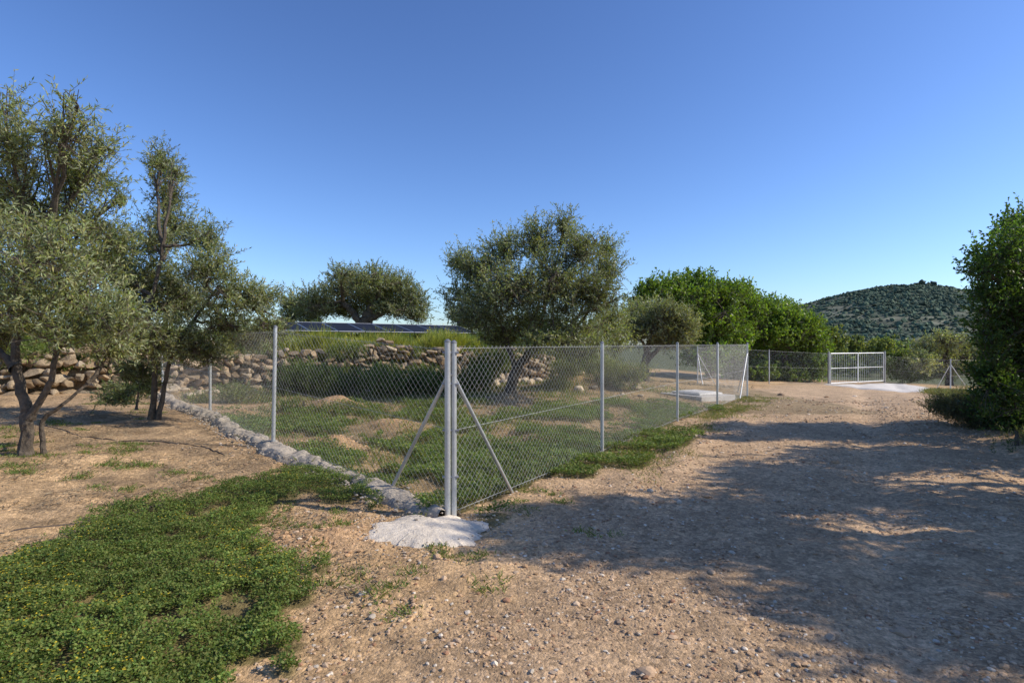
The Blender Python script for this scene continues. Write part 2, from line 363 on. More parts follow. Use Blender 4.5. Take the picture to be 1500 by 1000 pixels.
pts=[(a+R.normal(0,.06),b+R.normal(0,.06),0) for a,b in pp for _ in range(4)]
tufts(mb,pts,24,.055,.008,(.14,.19,.05),.04,1.1)
q=[]
for a in range(1700):
    x,y=R.uniform(-7,5.5),R.uniform(6.5,17.5);ax,ay=np.array([x]),np.array([y])
    if y<np.interp(x,WX,WY)-.3 and roadness(ax,ay)[0]<.05 and (y>12 or inpoly(ax,ay,INS)[0]) and float(fbm(ax*.8,ay*.8,3,79)[0]-.3*moundw(ax,ay)[0])>.45: q.append((x,y,0))
tufts(mb,q,34,.15,.012,(.16,.195,.06),.14,.8)
q=[]
for a in range(520):
    t=R.uniform(0,1);x=.3+t*6.6+R.normal(0,.28);y=5.4+t*10.5+R.normal(0,.2)
    if float(fbm(np.array([x]),np.array([y]),3,78)[0])>.42:q.append((x,y,0))
tufts(mb,q,30,.08,.008,(.17,.19,.07),.09,.9)
q=[]
for a in range(1500):
    t=R.uniform(0,1);x=7.6+t*9.4+R.normal(0,.8);y=7.6+t*15+R.normal(0,.5)
    if roadness(np.array([x]),np.array([y]))[0]<.35:q.append((x,y,0))
tufts(mb,q,40,.22,.014,(.15,.165,.075),.14,.8)
mb.build('roadside_weeds',[M_cover],False)
# terrace grass --------------------------------------------------
mb=MB();n=150000;x=R.uniform(-22,4.5,n);yw=np.interp(x,WX,WY);y=yw+.28+R.uniform(0,1,n)**1.6*11
k=(fbm(x*.9,y*.9,3,81)>.33);x=x[k];y=y[k];n=len(x);P=np.stack([x,y,gz(x,y)],1)
D=np.stack([R.normal(0,.45,n),R.normal(0,.45,n)-.15,np.ones(n)],1);t=(fbm(x*1.4,y*.8,3,82)>.47)[:,None]
c=np.where(t,np.array([.30,.30,.06]),np.array([.16,.21,.05]))*R.uniform(.6,1.3,n)[:,None]
hg=R.uniform(.12,.40,n)*(.1+2.1*fbm(x*1.1,y*1.1,4,83)**1.6*1.6);leaves(mb,P,D,hg,.022,0,c)
m=1600;f=R.choice(n,m);leaves(mb,P[f]+np.stack([np.zeros(m),np.zeros(m),hg[f]],1),R.normal(0,1,(m,3)),.04,.04,1,(.7,.5,.03),.5)
st=np.array([[x_,yy,0] for x_,yy in zip(R.uniform(-9,1,60),R.uniform(16,20,60))]);st=st[st[:,1]>np.interp(st[:,0],WX,WY)+.3]
tufts(mb,st,40,.65,.02,(.2,.23,.06),.12,.28)
n=22000;x=R.uniform(-20,1.5,n);off=R.uniform(.0,.3,n);y=np.interp(x,WX,WY)-off;k=fbm(x*1.1,x*0,3,84)>.49;x=x[k];y=y[k];n=len(x)
P=np.stack([x,y,1.48-R.uniform(0,.42,n)**1.2],1);D=np.stack([R.normal(0,.5,n),R.normal(-.5,.4,n),R.normal(-.2,.8,n)],1)
leaves(mb,P,D,R.uniform(.08,.2,n),.018,0,np.array([.17,.205,.055])*R.uniform(.5,1.3,n)[:,None])
mb.build('terrace_grass',[M_cover,M_petal],False)
# ---------------------------------------------------------------- dry stone wall
mb=MB();WP=[(-20,10.75),(-16,11),(-10.4,12.2),(-7,15),(-3,17),(-0.5,18),(1.2,19.2)]
P=[];S=[]
for k in range(len(WP)-1):
    a=np.array(WP[k]);b=np.array(WP[k+1]);L=np.hypot(*(b-a));d=(b-a)/L;nn=np.array([d[1],-d[0]])
    for row in range(10):
        s=R.uniform(-.1,.1)
        while s<L:
            w=R.uniform(.12,.34)*(1.25 if R.uniform()<.2 else 1);q=a+d*(s+w/2)+nn*(.16-.025*row+R.normal(0,.05))
            zb=float(gz(q[0]+nn[0]*.4,q[1]+nn[1]*.4));top=1.40+.13*math.sin(q[0]*1.3)+.1*math.sin(q[0]*3.1+1)
            if k==5: top-=.35*s/L
            zz=zb+.06+row*.15+R.normal(0,.04)
            if zz<top and R.uniform()>.06:
                P.append((q[0],q[1],zz));S.append((w*.60,.2,R.uniform(.06,.125)))
            s+=w*.93
P=np.array(P);S=np.array(S);n=len(P)
V,Fc=ICO[3];U=np.tile(V[None],(n,1,1))
U=np.sign(U)*np.abs(U)**.8
for k in range(8):
    nr=nrm(R.normal(0,1,(n,3)));dd=np.einsum('nvk,nk->nv',U,nr);ex=np.clip(dd-R.uniform(.5,.85,n)[:,None],0,None);U=U-ex[...,None]*nr[:,None]
U=U*S[:,None]
wx=[w[0] for w in WP]
ang=np.array([math.atan2(*((np.array(WP[min(np.searchsorted(wx,p[0]),len(WP)-1)])-np.array(WP[max(min(np.searchsorted(wx,p[0]),len(WP)-1)-1,0)]))[::-1])) for p in P])+R.normal(0,.2,n)
ti=R.normal(0,.2,n)
Xr=U[...,0]*np.cos(ti)[:,None]-U[...,2]*np.sin(ti)[:,None];Zr=U[...,0]*np.sin(ti)[:,None]+U[...,2]*np.cos(ti)[:,None]
W=np.stack([Xr*np.cos(ang)[:,None]-U[...,1]*np.sin(ang)[:,None],Xr*np.sin(ang)[:,None]+U[...,1]*np.cos(ang)[:,None],Zr],-1)+P[:,None]
t=R.uniform(0,1,n)[:,None];c=(np.array([.52,.42,.29])*(1-t)+np.array([.40,.28,.16])*t)*R.uniform(.45,1.1,n)[:,None]
mb.add(W.reshape(-1,3),(Fc[None]+(np.arange(n)*len(V))[:,None,None]).reshape(-1,3),0,np.repeat(c,len(V),0))
mb.build('dry_stone_wall',[M_stone],False)
mb=MB();n=90;x=np.r_[R.uniform(-8,1,70),R.uniform(0,4,20)];y=np.r_[np.interp(x[:70],WX,WY)-R.uniform(.3,2.4,70),R.uniform(14.5,18,20)]
s=R.uniform(.05,.19,n);stones(mb,np.stack([x,y,gz(x,y)+s*.3],1),s,2,.75,col=np.array([.52,.42,.29])*R.uniform(.7,1.2,n)[:,None])
mb.build('rocks',[M_stone],False)
# ---------------------------------------------------------------- trees
def n3(P,f,s):
    x,y,z=P[:,0]*f+s,P[:,1]*f-s*2,P[:,2]*f+s*3
    return (np.sin(x+1.7*np.sin(y*1.3))+np.sin(y*1.1+1.9*np.sin(z*.9+1))+np.sin(z*1.2+1.5*np.sin(x*.8+2)))/3
def tree(name,trunks,lobes,nleaf,ll,lw,base,mat=M_olive,bark=(.125,.10,.075),tw=(.35,.5),per=26,up=.55,out=.6,lim=(.03,.010),gap=-.35,seed=0,inner=2.0,var=.35,limbs=True,wild=.16):
    mb=MB();lob=[(np.array(l[:3],float),np.array(l[3:6],float)) for l in lobes]
    nodes=[]
    for (pts,r0,r1) in trunks:
        pts=np.array(pts,float);m=len(pts);tt=np.linspace(0,m-1,m*6)
        Q=np.stack([np.interp(tt,np.arange(m),pts[:,k]) for k in range(3)],1)
        for _ in range(2): Q[1:-1]=(Q[:-2]+2*Q[1:-1]+Q[2:])/4
        Q[1:]+=R.normal(0,r0*.10,(len(Q)-1,3))
        rr=np.linspace(r0,r1,len(Q));rr[:3]*=np.array([1.5,1.25,1.08])
        tube(mb,Q,rr,10,1,np.array(bark),.07);nodes.append(Q[len(Q)//2:])
    nodes=np.concatenate(nodes)
    brp=[]
    for c,r in lob:
        if not limbs: brp.append(c[None]);continue
        a=nodes[np.argmin(np.linalg.norm(nodes-(c-np.array([0,0,.6*r[2]])),axis=1)+R.uniform(0,.3,len(nodes)))]
        t=np.linspace(0,1,9)[:,None];mid=(a+c)/2+np.array([0,0,-.08*np.linalg.norm(c-a)])+R.normal(0,.06,3)
        Q=(1-t)**2*a+2*t*(1-t)*mid+t*t*c;Q[1:]+=R.normal(0,.012,(8,3));tube(mb,Q,np.linspace(lim[0],lim[1],9),6,1,np.array(bark),.05);brp.append(Q[4:])
        for b in range(9):
            dr=nrm(R.normal(0,1,3)+np.array([0,0,.4]));e=c+dr*r*R.uniform(.6,1.0);s=Q[R.integers(4,9)]
            t=np.linspace(0,1,6)[:,None];md=(s+e)/2+R.normal(0,.08,3)*r.mean()
            B=(1-t)**2*s+2*t*(1-t)*md+t*t*e;tube(mb,B,np.linspace(lim[1],lim[1]*.35,6),4,1,np.array(bark));brp.append(B)
    brp=np.concatenate(brp)
    vol=np.array([np.prod(r)**(2/3) for _,r in lob]);ntw=int(nleaf/per);cnt=R.multinomial(ntw,vol/vol.sum())
    A=[];Dr=[];I=[]
    for (c,r),k in zip(lob,cnt):
        k=int(k*1.5);d=nrm(R.normal(0,1,(k,3)));u=R.uniform(0,1,k)**(1/inner)
        u=np.where(R.uniform(0,1,k)<wild,u*R.uniform(1,1.5,k),u)
        p=c+d*r*u[:,None];ok=n3(p,3.2/max(.25,r.mean()),seed)+R.normal(0,.15,k)>gap
        ok&=p[:,2]>gz(p[:,0],p[:,1])+.03
        A.append(p[ok]);Dr.append(d[ok]);I.append(u[ok])
    A=np.concatenate(A);Dr=np.concatenate(Dr);I=np.concatenate(I);m=len(A)
    D=nrm(Dr*out+np.array([0,0,up])+R.normal(0,.4,(m,3)));TL=R.uniform(tw[0],tw[1],m)
    st=A-D*TL[:,None]*.5;bend=R.normal(0,.25,(m,3))+np.array([0,0,-.15]);mid=A;en=A+nrm(D+bend)*TL[:,None]*.5
    tr=ll*.05
    segs(mb,st,mid,tr,tr*.7,3,1,np.array(bark));segs(mb,mid,en,tr*.7,tr*.3,3,1,np.array(bark)*.9)
    if limbs:
        near=np.empty((m,3))
        for s in range(0,m,500):
            dd=np.linalg.norm(st[s:s+500,None]-brp[None],axis=2);near[s:s+500]=brp[dd.argmin(1)]
        segs(mb,near,st,tr*1.6,tr,3,1,np.array(bark))
    t=(np.arange(per)+.5)/per;t=np.tile(t[None],(m,1))+R.normal(0,.02,(m,per))
    P=np.where(t[...,None]<.5,st[:,None]+(mid-st)[:,None]*(t*2)[...,None],mid[:,None]+(en-mid)[:,None]*((t-.5)*2)[...,None])
    LD=D[:,None]*.7+R.normal(0,.62,(m,per,3))
    tb=R.uniform(1-var,1+var,m)[:,None]*R.uniform(.75,1.25,(m,per))
    cl=np.clip(.9+.35*n3(A,1.3,seed+5),.55,1.35)[:,None];tb=tb*cl
    c=np.array(base)[None,None]*tb[...,None];c[...,0]*=R.uniform(.85,1.25,(m,per));c[...,2]*=R.uniform(.7,1.4,(m,per))
    leaves(mb,P.reshape(-1,3),LD.reshape(-1,3),ll*R.uniform(.65,1.2,m*per),lw*R.uniform(.7,1.2,m*per),0,c.reshape(-1,3))
    return mb.build(name,[mat,M_bark],False)
def pxl(lst,Y,dy=.7,ry=1.0,k=1.0):
    o=[]
    for l in lst:
        x,y,rx=l[:3];rz=l[3] if len(l)>3 else rx;Yy=Y+R.uniform(-dy,dy);p=PX(x,y,Yy);s=Yy/F*k
        o.append((*p,rx*s,max(rx,rz)*s*ry,rz*s))
    return o
OL=(.235,.265,.095)
def tp(x,y,Y): return tuple(PX(x,y,Y))
b=PX(38,668,6.2);zg=float(gz(b[0],b[1]))
tree('olive_tree',[([(b[0],b[1],zg-.1),tp(42,610,6.2),tp(22,540,6.2),tp(25,470,6.3),tp(55,380,6.3)],.070,.020),
  ([tp(44,612,6.2),tp(75,560,6.15),tp(85,500,6.1),tp(105,440,6.1)],.038,.016),([tp(24,540,6.2),tp(-15,500,6.3),tp(-60,430,6.4)],.045,.022),([(b[0]+.12,b[1]+.1,zg-.1),tp(60,615,6.3),tp(95,590,6.3),tp(130,560,6.4)],.030,.012)],
  pxl([(5,155,22,36),(12,210,48),(95,195,38,36),(112,158,16,30),(150,212,24,22),(118,250,46),(45,290,68),(-60,260,85),(125,325,46),(60,370,66),(-50,380,90),(20,440,50,44),(-70,470,80),(118,435,56),(165,465,42),(90,480,48,28),(165,505,34,26),(145,385,32),(60,425,54),(175,350,16,26),(-10,480,40,24),(175,290,10,16)],6.2,.7),
  72000,.062,.0135,OL,seed=1,tw=(.28,.52),gap=-.27,wild=.22)
b=PX(222,592,8.9);zg=float(gz(b[0],b[1]))
tree('olive_tree',[([(b[0],b[1],zg-.1),tp(228,540,8.8),tp(215,470,8.8),tp(240,360,8.8)],.05,.022),([(b[0]+.1,b[1],zg),tp(250,520,8.8),tp(290,460,8.8),tp(320,420,8.7)],.035,.018)],
  pxl([(236,240,16,28),(256,248,12,16),(245,285,24,26),(262,330,36,28),(305,350,26,20),(225,350,34),(300,390,40,30),(205,410,46,40),(262,435,56,42),(335,430,44,28),(382,440,30,22),(330,475,46,26),(395,475,28,20),(225,490,56,36),(295,510,44,26),(180,460,34),(170,380,22,34),(370,495,34,16),(205,540,30,16)],8.8,.9),
  62000,.068,.015,(.215,.24,.085),seed=2,tw=(.28,.5),gap=-.27,wild=.22)
tree('olive_sprout_bush',[([tp(200,600,9.5),tp(203,575,9.5),tp(206,550,9.5)],.02,.01)],pxl([(190,570,26,22),(215,560,22,22),(165,580,20,14)],9.6,.4),4500,.06,.014,(.2,.24,.08),seed=3,tw=(.25,.4))
b=PX(745,578,14);zg=float(gz(b[0],b[1]))
tree('olive_tree',[([(b[0],b[1],zg-.15),tp(752,550,14),tp(770,525,14),tp(790,480,14),tp(800,430,14)],.16,.04),([tp(758,545,14),tp(745,510,14),tp(735,470,13.9),tp(722,440,13.9)],.08,.03),([tp(775,515,14),tp(815,500,13.9),tp(845,475,13.8)],.07,.03)],
  pxl([(670,382,18,16),(700,388,34,26),(740,362,30,26),(785,352,36,30),(828,332,16,20),(850,364,32,28),(888,362,16,18),(888,395,26,24),(690,425,34,26),(745,420,52,44),(815,412,58,48),(872,430,38,34),(700,462,38,24),(755,475,50,30),(830,480,60,30),(893,468,30,28),(902,496,24,18),(725,490,30,16),(842,506,50,16),(660,440,14,12),(795,498,36,14)],14,1.3,1.0),
  80000,.084,.022,(.24,.265,.095),seed=4,tw=(.4,.8),per=22,lim=(.035,.014),gap=-.28,wild=.22)
b=PX(535,478,30);zg=float(gz(b[0],b[1]))
tree('olive_tree',[([(b[0],b[1],zg-.2),tp(537,465,30),tp(545,450,30),tp(560,425,30)],.35,.15),([(b[0]+.2,b[1],zg+.2),tp(520,462,30),tp(500,440,30)],.25,.12),([tp(540,466,30),tp(575,450,30),tp(595,435,30)],.22,.1)],
  pxl([(465,440,32,24),(505,420,36,24),(500,400,20,12),(545,408,36,20),(585,420,30,22),(605,442,24,24),(550,438,50,20),(614,460,18,14),(455,458,26,16),(500,452,40,14),(580,453,34,12),(432,445,24,20),(425,465,18,14)],30,2.0),
  46000,.13,.045,(.205,.23,.08),seed=6,tw=(.5,.9),per=18,gap=-.5,lim=(.1,.04))
b=PX(672,480,28);zg=float(gz(b[0],b[1]))
tree('olive_tree',[([(b[0],b[1],zg-.2),tp(672,472,28),tp(674,462,28)],.12,.06)],pxl([(668,460,13,12),(682,468,16,12),(700,470,18,12),(690,455,9,9)],28,1.0),6000,.12,.04,(.2,.22,.085),seed=7,tw=(.4,.8),per=16,lim=(.05,.02))
b=PX(945,548,20);zg=float(gz(b[0],b[1]))
tree('olive_tree',[([(b[0],b[1],zg-.2),tp(944,530,20),tp(950,505,20),tp(960,480,20)],.17,.07),([tp(944,532,20),tp(965,510,20),tp(985,490,20)],.1,.05)],
  pxl([(940,460,28,22),(975,455,26,14),(1000,470,24,18),(960,480,42,20),(1005,490,18,14),(925,485,20,20),(985,500,30,10)],20,1.2),
  28000,.10,.03,(.25,.27,.11),seed=8,tw=(.4,.7),per=18,lim=(.06,.025))
CB=(.145,.225,.035)
b=PX(1040,540,28)
tree('carob_tree',[([(b[0],b[1],float(gz(b[0],b[1]))-.2),tp(1040,500,28),tp(1040,460,28)],.25,.1)],
  pxl([(955,425,22,16),(985,418,22,14),(1020,414,28,16),(1050,432,40,24),(1000,445,44,26),(1082,428,22,14),(1085,452,34,24),(1040,472,50,28),(1065,500,40,22),(1010,490,30,20),(1040,520,40,20),(938,442,16,16)],28,1.8),
  40000,.15,.085,CB,M_green,seed=9,tw=(.4,1.0),per=14,gap=-.4,lim=(.09,.03),wild=.28)
b=PX(1150,545,30)
tree('carob_tree',[([(b[0],b[1],float(gz(b[0],b[1]))-.2),tp(1150,510,30),tp(1150,480,30)],.25,.1)],
  pxl([(1110,452,28,16),(1137,452,24,13),(1160,466,28,17),(1185,480,20,16),(1130,485,44,24),(1175,500,34,22),(1198,507,14,14),(1120,515,40,22),(1165,530,40,22),(1095,530,24,20),(1195,535,14,18)],30,1.6),
  40000,.15,.085,(.155,.235,.036),M_green,seed=10,tw=(.4,1.0),per=14,gap=-.4,lim=(.09,.03),wild=.28)
b=PX(1390,560,31)
tree('olive_tree',[([(b[0],b[1],float(gz(b[0],b[1]))-.2),tp(1390,540,31),tp(1388,515,31)],.2,.1)],
  pxl([(1360,510,22,18),(1385,498,26,14),(1415,505,24,16),(1440,520,18,18),(1390,525,42,18),(1350,530,20,16),(1430,540,22,14),(1375,545,30,10)],31,1.5),
  20000,.13,.045,(.27,.29,.12),seed=11,tw=(.4,.7),per=16,lim=(.06,.03))
RB=(.085,.145,.03)
b=(9.4,9.4)
tree('carob_tree',[([(b[0],b[1],-.1),(9.3,9.4,1.0),(9.2,9.3,2.2)],.16,.08)],
  pxl([(1478,332,20,20),(1500,325,24,18),(1440,385,22,20),(1470,370,32,34),(1510,390,60,60),(1452,430,32,28),(1490,460,50,50),(1545,460,70,80),(1450,485,26,22),(1475,520,40,36),(1520,560,70,60),(1465,575,34,30),(1490,620,44,34),(1560,620,70,50),(1560,370,50,45),(1430,395,12,12),(1450,545,22,22)],9.3,.7),
  56000,.065,.036,RB,M_green,seed=12,tw=(.25,.5),per=16,gap=-.33,wild=.24)
def shade(c,h,r,n,seed,low=.8):
    lb=[]
    for k in range(14):
        a=R.uniform(0,6.28);q=R.uniform(.1,.85)*r;z=R.uniform(low+.3,h-.6);f=.55+.45*math.sin(math.pi*min(1,(z-low)/(h-low)))
        s=R.uniform(.45,.8);lb.append((c[0]+q*f*math.cos(a),c[1]+q*f*math.sin(a),z,s,s,s*.75))
    lb.append((c[0],c[1],h-.6,.7,.7,.6))
    tree('carob_tree',[([(c[0],c[1],-.1),(c[0]+.1,c[1],1.2),(c[0],c[1]+.1,h*.6)],.16,.08)],lb,n,.085,.05,RB,M_green,seed=seed,tw=(.25,.42),per=16,gap=-.4)
shade((9.6,7.1),4.2,1.6,22000,13)
shade((8.9,5.6),4.9,1.7,23000,17)
shade((7.9,4.0),6.0,1.6,27000,14)
shade((8.6,2.4),5.2,1.5,22000,18)
shade((8.9,1.0),5.2,1.5,20000,15)
shade((9.2,-1.2),5.0,1.6,14000,16)
def shrub(name,lob,n,ll,lw,base,seed,up=1.0,mat=M_green):
    c=np.array([l[:3] for l in lob]);x,y=c[:,0].mean(),c[:,1].mean()
    tree(name,[([(x,y,float(gz(x,y))-.05),(x,y,float(gz(x,y))+.2)],.03,.02)],lob,n,ll,lw,base,mat,seed=seed,tw=(.2,.4),per=16,up=up,gap=-.7,limbs=False,wild=.25)
shrub('lentisk_shrub',pxl([(430,564,34,28),(470,558,34,22),(515,564,38,24),(560,560,34,24),(605,565,36,24),(640,568,30,24),(675,562,28,22),(705,556,22,18),(450,592,36,14)],14.3,.6),38000,.075,.02,(.095,.145,.035),21)
shrub('lentisk_shrub',pxl([(440,540,24,14),(500,548,20,10),(560,546,26,12),(620,548,24,12),(705,538,22,18),(735,528,20,18)],15.5,.6),11000,.08,.025,(.17,.225,.055),22,1.4)
shrub('rosemary_shrub',pxl([(820,566,30,12),(850,560,34,14),(885,556,30,14),(915,550,30,16),(830,540,26,12),(880,535,30,12),(935,545,20,12)],16,1.0),17000,.07,.016,(.2,.215,.1),23)
shrub('broom_shrub',pxl([(440,618,34,16),(475,605,26,12),(420,600,22,14)],10.5,.4),8000,.06,.012,(.17,.23,.055),24,1.6)
shrub('rosemary_shrub',pxl([(380,590,30,16),(340,600,26,10),(290,588,22,10),(345,575,30,10)],12,.4),8000,.06,.014,(.17,.20,.065),25)
shrub('hedge_shrub',pxl([(1110,545,26,16),(1150,548,28,14),(1190,540,22,20),(1080,550,20,12)],28.5,.5),10000,.13,.07,(.14,.20,.045),26)
shrub('hedge_shrub',pxl([(1310,540,12,14),(1335,550,20,12),(1320,525,10,10)],32,.5),4000,.13,.06,(.16,.21,.05),27)
shrub('dry_bush',pxl([(1400,600,30,14),(1375,592,24,10),(1430,615,30,18),(1420,585,26,12),(1450,640,30,20),(1440,665,28,14)],10.6,.9),16000,.05,.012,(.20,.20,.11),28)
shrub('dry_bush',pxl([(1480,680,40,26),(1520,700,50,34),(1470,655,30,20)],8.2,.5),9000,.05,.014,(.11,.13,.06),29)
lb=[]
for k in range(46):
    px=R.uniform(1195,1345) if k<22 else R.uniform(-200,1500);Yy=R.uniform(52,75) if k<22 else R.uniform(60,95);w=R.uniform(1.5,3)
    lb.append(((px-750)/F*Yy,Yy,R.uniform(-1,.8) if k<22 else R.uniform(-.5,1.3),w,w,w*.7))
shrub('distant_trees',lb,30000,.32,.18,(.14,.175,.08),30)
lb=[(*PX(1222,500,46),.9,.9,1.3),(*PX(1213,492,46),.5,.5,.9),(*PX(1250,505,50),1.2,1,.8),(*PX(1290,508,50),1.2,1,.7)]
shrub('distant_trees',lb,5000,.22,.12,(.19,.22,.08),31)
# ---------------------------------------------------------------- hill
hx=np.linspace(60,620,200);hy=np.linspace(230,640,120);HX,HY=np.meshgrid(hx,hy)
def hz(x,y):
    rx=x*420/np.clip(y,300,520)*.5+x*.5
    pr=np.interp(rx,[90,150,207,227,247,272,297,323,338,378,450,620],[-4,14,27,32.5,38.5,42.3,43.3,39.5,38,33,20,5])
    e=np.exp(-np.abs((y-425)/125)**2.2)
    return -3+(pr+3)*e+5*(fbm(x*.02,y*.02,4,91)-.47)*e+1.6*(fbm(x*.09,y*.09,3,92)-.47)*e
HZZ=hz(HX,HY);st=.5+.5*np.sin(HZZ*2.1+2*fbm(HX*.02,HY*.02,3,93));t=fbm(HX*.03,HY*.03,4,94)
w=np.clip(sst(.54,.70,t)*.55+.35*(st>.85),0,1)[...,None]
HC=np.array([.07,.095,.07])*(1-w)+np.array([.20,.195,.14])*w  # distance haze is painted into the hill's base colours as a greyer green
i=np.arange(199)[None]+np.arange(119)[:,None]*200
mb=MB();mb.add(np.stack([HX,HY,HZZ],-1).reshape(-1,3),np.stack([i,i+1,i+201,i+200],-1).reshape(-1,4),0,HC.reshape(-1,3))
mb.build('hill',[M_hill],True)
mb=MB();n=46000;x=R.uniform(110,560,n);y=R.uniform(260,450,n);stv=.5+.5*np.sin(hz(x,y)*2.1+2*fbm(x*.02,y*.02,3,93));k=(fbm(x*.03,y*.03,4,94)+R.normal(0,.09,n)<.60)&(stv<.9);x=x[k];y=y[k];n=len(x)
s=.45+1.1*R.uniform(0,1,n)**1.7;z=hz(x,y)+s*.3
c=np.array([.075,.108,.068])*R.uniform(.5,1.6,n)[:,None]
stones(mb,np.stack([x,y,z],1),s,1,.95,.7,c)
x=np.array([288,292,296,300,310,325,335,270,262.]);y=np.full(9,405.);s=np.array([1.8,2.2,1.6,2.4,1.4,1.6,2.0,1.2,1.3])
stones(mb,np.stack([x,y,hz(x,y)+s*.9],1),s,2,1.1,.6,np.array([.05,.07,.045]))
mb.build('hillside_trees',[M_dry],False)
# ---------------------------------------------------------------- chain-link fence
GALV=(.52,.53,.52);WIRE=(.42,.42,.40)
def panel(mb,A,B,H1,H2,cell=.072,r=.0011):
    A=np.array(A,float);B=np.array(B,float);L=np.linalg.norm((B-A)[:2]);H=(H1+H2)/2
    def mp(u,v):
        t=(u/L)[:,None];h=(H1*(1-t[:,0])+H2*t[:,0])/H
        P=A*(1-t)+B*t;P[:,2]+=v*h;return P
    c=np.arange(-H,L,cell);v0=np.maximum(0,-c);v1=np.minimum(H,L-c);segs(mb,mp(c+v0,v0),mp(c+v1,v1),r,r,3,0,WIRE)
    c=np.arange(0,L+H,cell);v0=np.maximum(0,c-L);v1=np.minimum(H,c);segs(mb,mp(c-v0,v0),mp(c-v1,v1),r,r,3,0,WIRE)
    for v in (.03,H*.5,H-.02): segs(mb,mp(np.array([0.]),np.array([v])),mp(np.array([L]),np.array([v])),.0016,.0016,4,0,GALV)
def post(mb,x,y,z0,z1,r=.024,lean=(0,0)):
    A=[x,y,z0-.15];B=[x+lean[0],y+lean[1],z1];segs(mb,[A],[B],r,r,14,0,GALV)
    B=np.array(B);segs(mb,[B],[B+[0,0,.012]],r*1.12,r*1.12,14,0,(.3,.3,.3));segs(mb,[B+[0,0,.012]],[B+[0,0,.03]],r*1.1,r*.3,14,0,(.3,.3,.3),caps=True)
def g0(p): return float(gz(p[0],p[1]))
fe=empty('chain_link_fence');pm=MB();wm=MB()
lz=[g0(p) for p in LEFT];rz=[g0(p) for p in RIGHT]
lt=[1.50,1.70,1.69,1.80]
for k in range(3): panel(wm,(*LEFT[k],lz[k]+.06),(*LEFT[k+1],lz[k+1]+.06),lt[k]-lz[k]-.1,lt[k+1]-lz[k+1]-.1)
for k in range(4): panel(wm,(*RIGHT[k],rz[k]+.02),(*RIGHT[k+1],rz[k+1]+.02),1.46-rz[k],1.46-rz[k+1])
post(pm,-.555,4.90,lz[0],1.51,.026);post(pm,-.503,4.925,lz[0],1.50,.024)
for z in (.35,.75,1.15,1.42): segs(pm,[[-.60,4.91,z]],[[-.46,4.915,z]],.012,.012,6,0,(.35,.35,.35))
post(pm,LEFT[1][0],LEFT[1][1],lz[1],lt[1],lean=(.03,0));post(pm,*LEFT[2],lz[2],lt[2]);post(pm,*LEFT[3],lz[3],lt[3],lean=(-.08,0))
for k in (1,2,3,4): post(pm,*RIGHT[k],rz[k],1.5,.024)
def brace(mb,p,q,h,d,r=.017):
    p=np.array(p,float);q=np.array(q,float);u=(q-p)/np.linalg.norm(q-p);e=p+u*d
    segs(mb,[[p[0]+u[0]*.03,p[1]+u[1]*.03,g0(p)+h]],[[e[0],e[1],g0(e)-.03]],r,r,10,0,GALV)
    segs(mb,[[p[0]-.035,p[1],g0(p)+h]],[[p[0]+.035,p[1],g0(p)+h]],.02,.02,8,0,(.4,.4,.4),caps=True)
brace(pm,C0,LEFT[1],1.24,.9);brace(pm,C0,RIGHT[1],1.24,1.02)
FAR=[(6.7,16.2),(7.5,23.0),(11.3,25.0),(15.0,27.0)]
brace(pm,RIGHT[4],RIGHT[3],1.2,1.0);brace(pm,RIGHT[4],FAR[1],1.2,1.0)
fz=[g0(p) for p in FAR]
for k in range(3): panel(wm,(*FAR[k],fz[k]+.02),(*FAR[k+1],fz[k+1]+.02),1.46,1.46,.085,.0008)
post(pm,7.1,19.6,g0((7.1,19.6)),g0((7.1,19.6))+1.5)
for k in (1,2): post(pm,*FAR[k],fz[k],fz[k]+1.5)
brace(pm,FAR[1],FAR[0],1.2,1.0);brace(pm,FAR[1],FAR[2],1.2,1.0)
pm.build('posts_and_braces',[M_galv],True,fe);wm.build('wire_mesh',[M_wire],False,fe)
fe2=empty('chain_link_fence');pm=MB();wm=MB()
R2=[(19.0,29.0),(18.5,24.0),(21.5,24.6),(25,25.2)];z2=[g0(p) for p in R2]
for k in range(3): panel(wm,(*R2[k],z2[k]+.02),(*R2[k+1],z2[k+1]+.02),1.36,1.36,.085,.0008)
for k in (1,2,3): post(pm,*R2[k],z2[k],z2[k]+1.4)
brace(pm,R2[1],R2[0],1.15,1);brace(pm,R2[1],R2[2],1.15,1)
pm.build('posts_and_braces',[M_galv],True,fe2);wm.build('wire_mesh',[M_wire],False,fe2)
ge=empty('double_leaf_gate');gm=MB();gw=MB()
a=np.array([15.15,27.08]);b=np.array([18.95,29.0]);L=np.linalg.norm(b-a);u=(b-a)/L;zb=max(g0(a),g0(b))+.06;H=1.42;WH=(.62,.62,.61)
for p in (a-u*.12,b+u*.08):
    segs(gm,[[p[0],p[1],g0(p)-.2]],[[p[0],p[1],zb+H+.08]],.05,.05,12,0,(.35,.35,.34),caps=True)
for s0,s1 in ((0.02,L/2-.02),(L/2+.02,L-.04)):
    A=a+u*s0;B=a+u*s1
    for z in (zb,zb+H,zb+H*.5):
        segs(gm,[[*A,z]],[[*B,z]],.024 if z!=zb+H*.5 else .015,.024 if z!=zb+H*.5 else .015,8,0,WH)
    for t in np.linspace(0,1,13):
        P=A*(1-t)+B*t;r=.024 if t in(0,1) else .006
        segs(gm,[[*P,zb]],[[*P,zb+H]],r,r,6,0,WH)
    panel(gw,(*A,zb),(*B,zb),H,H,.075,.0009)
gm.build('frame',[M_galv],False,ge);gw.build('infill_mesh',[M_wire],False,ge)
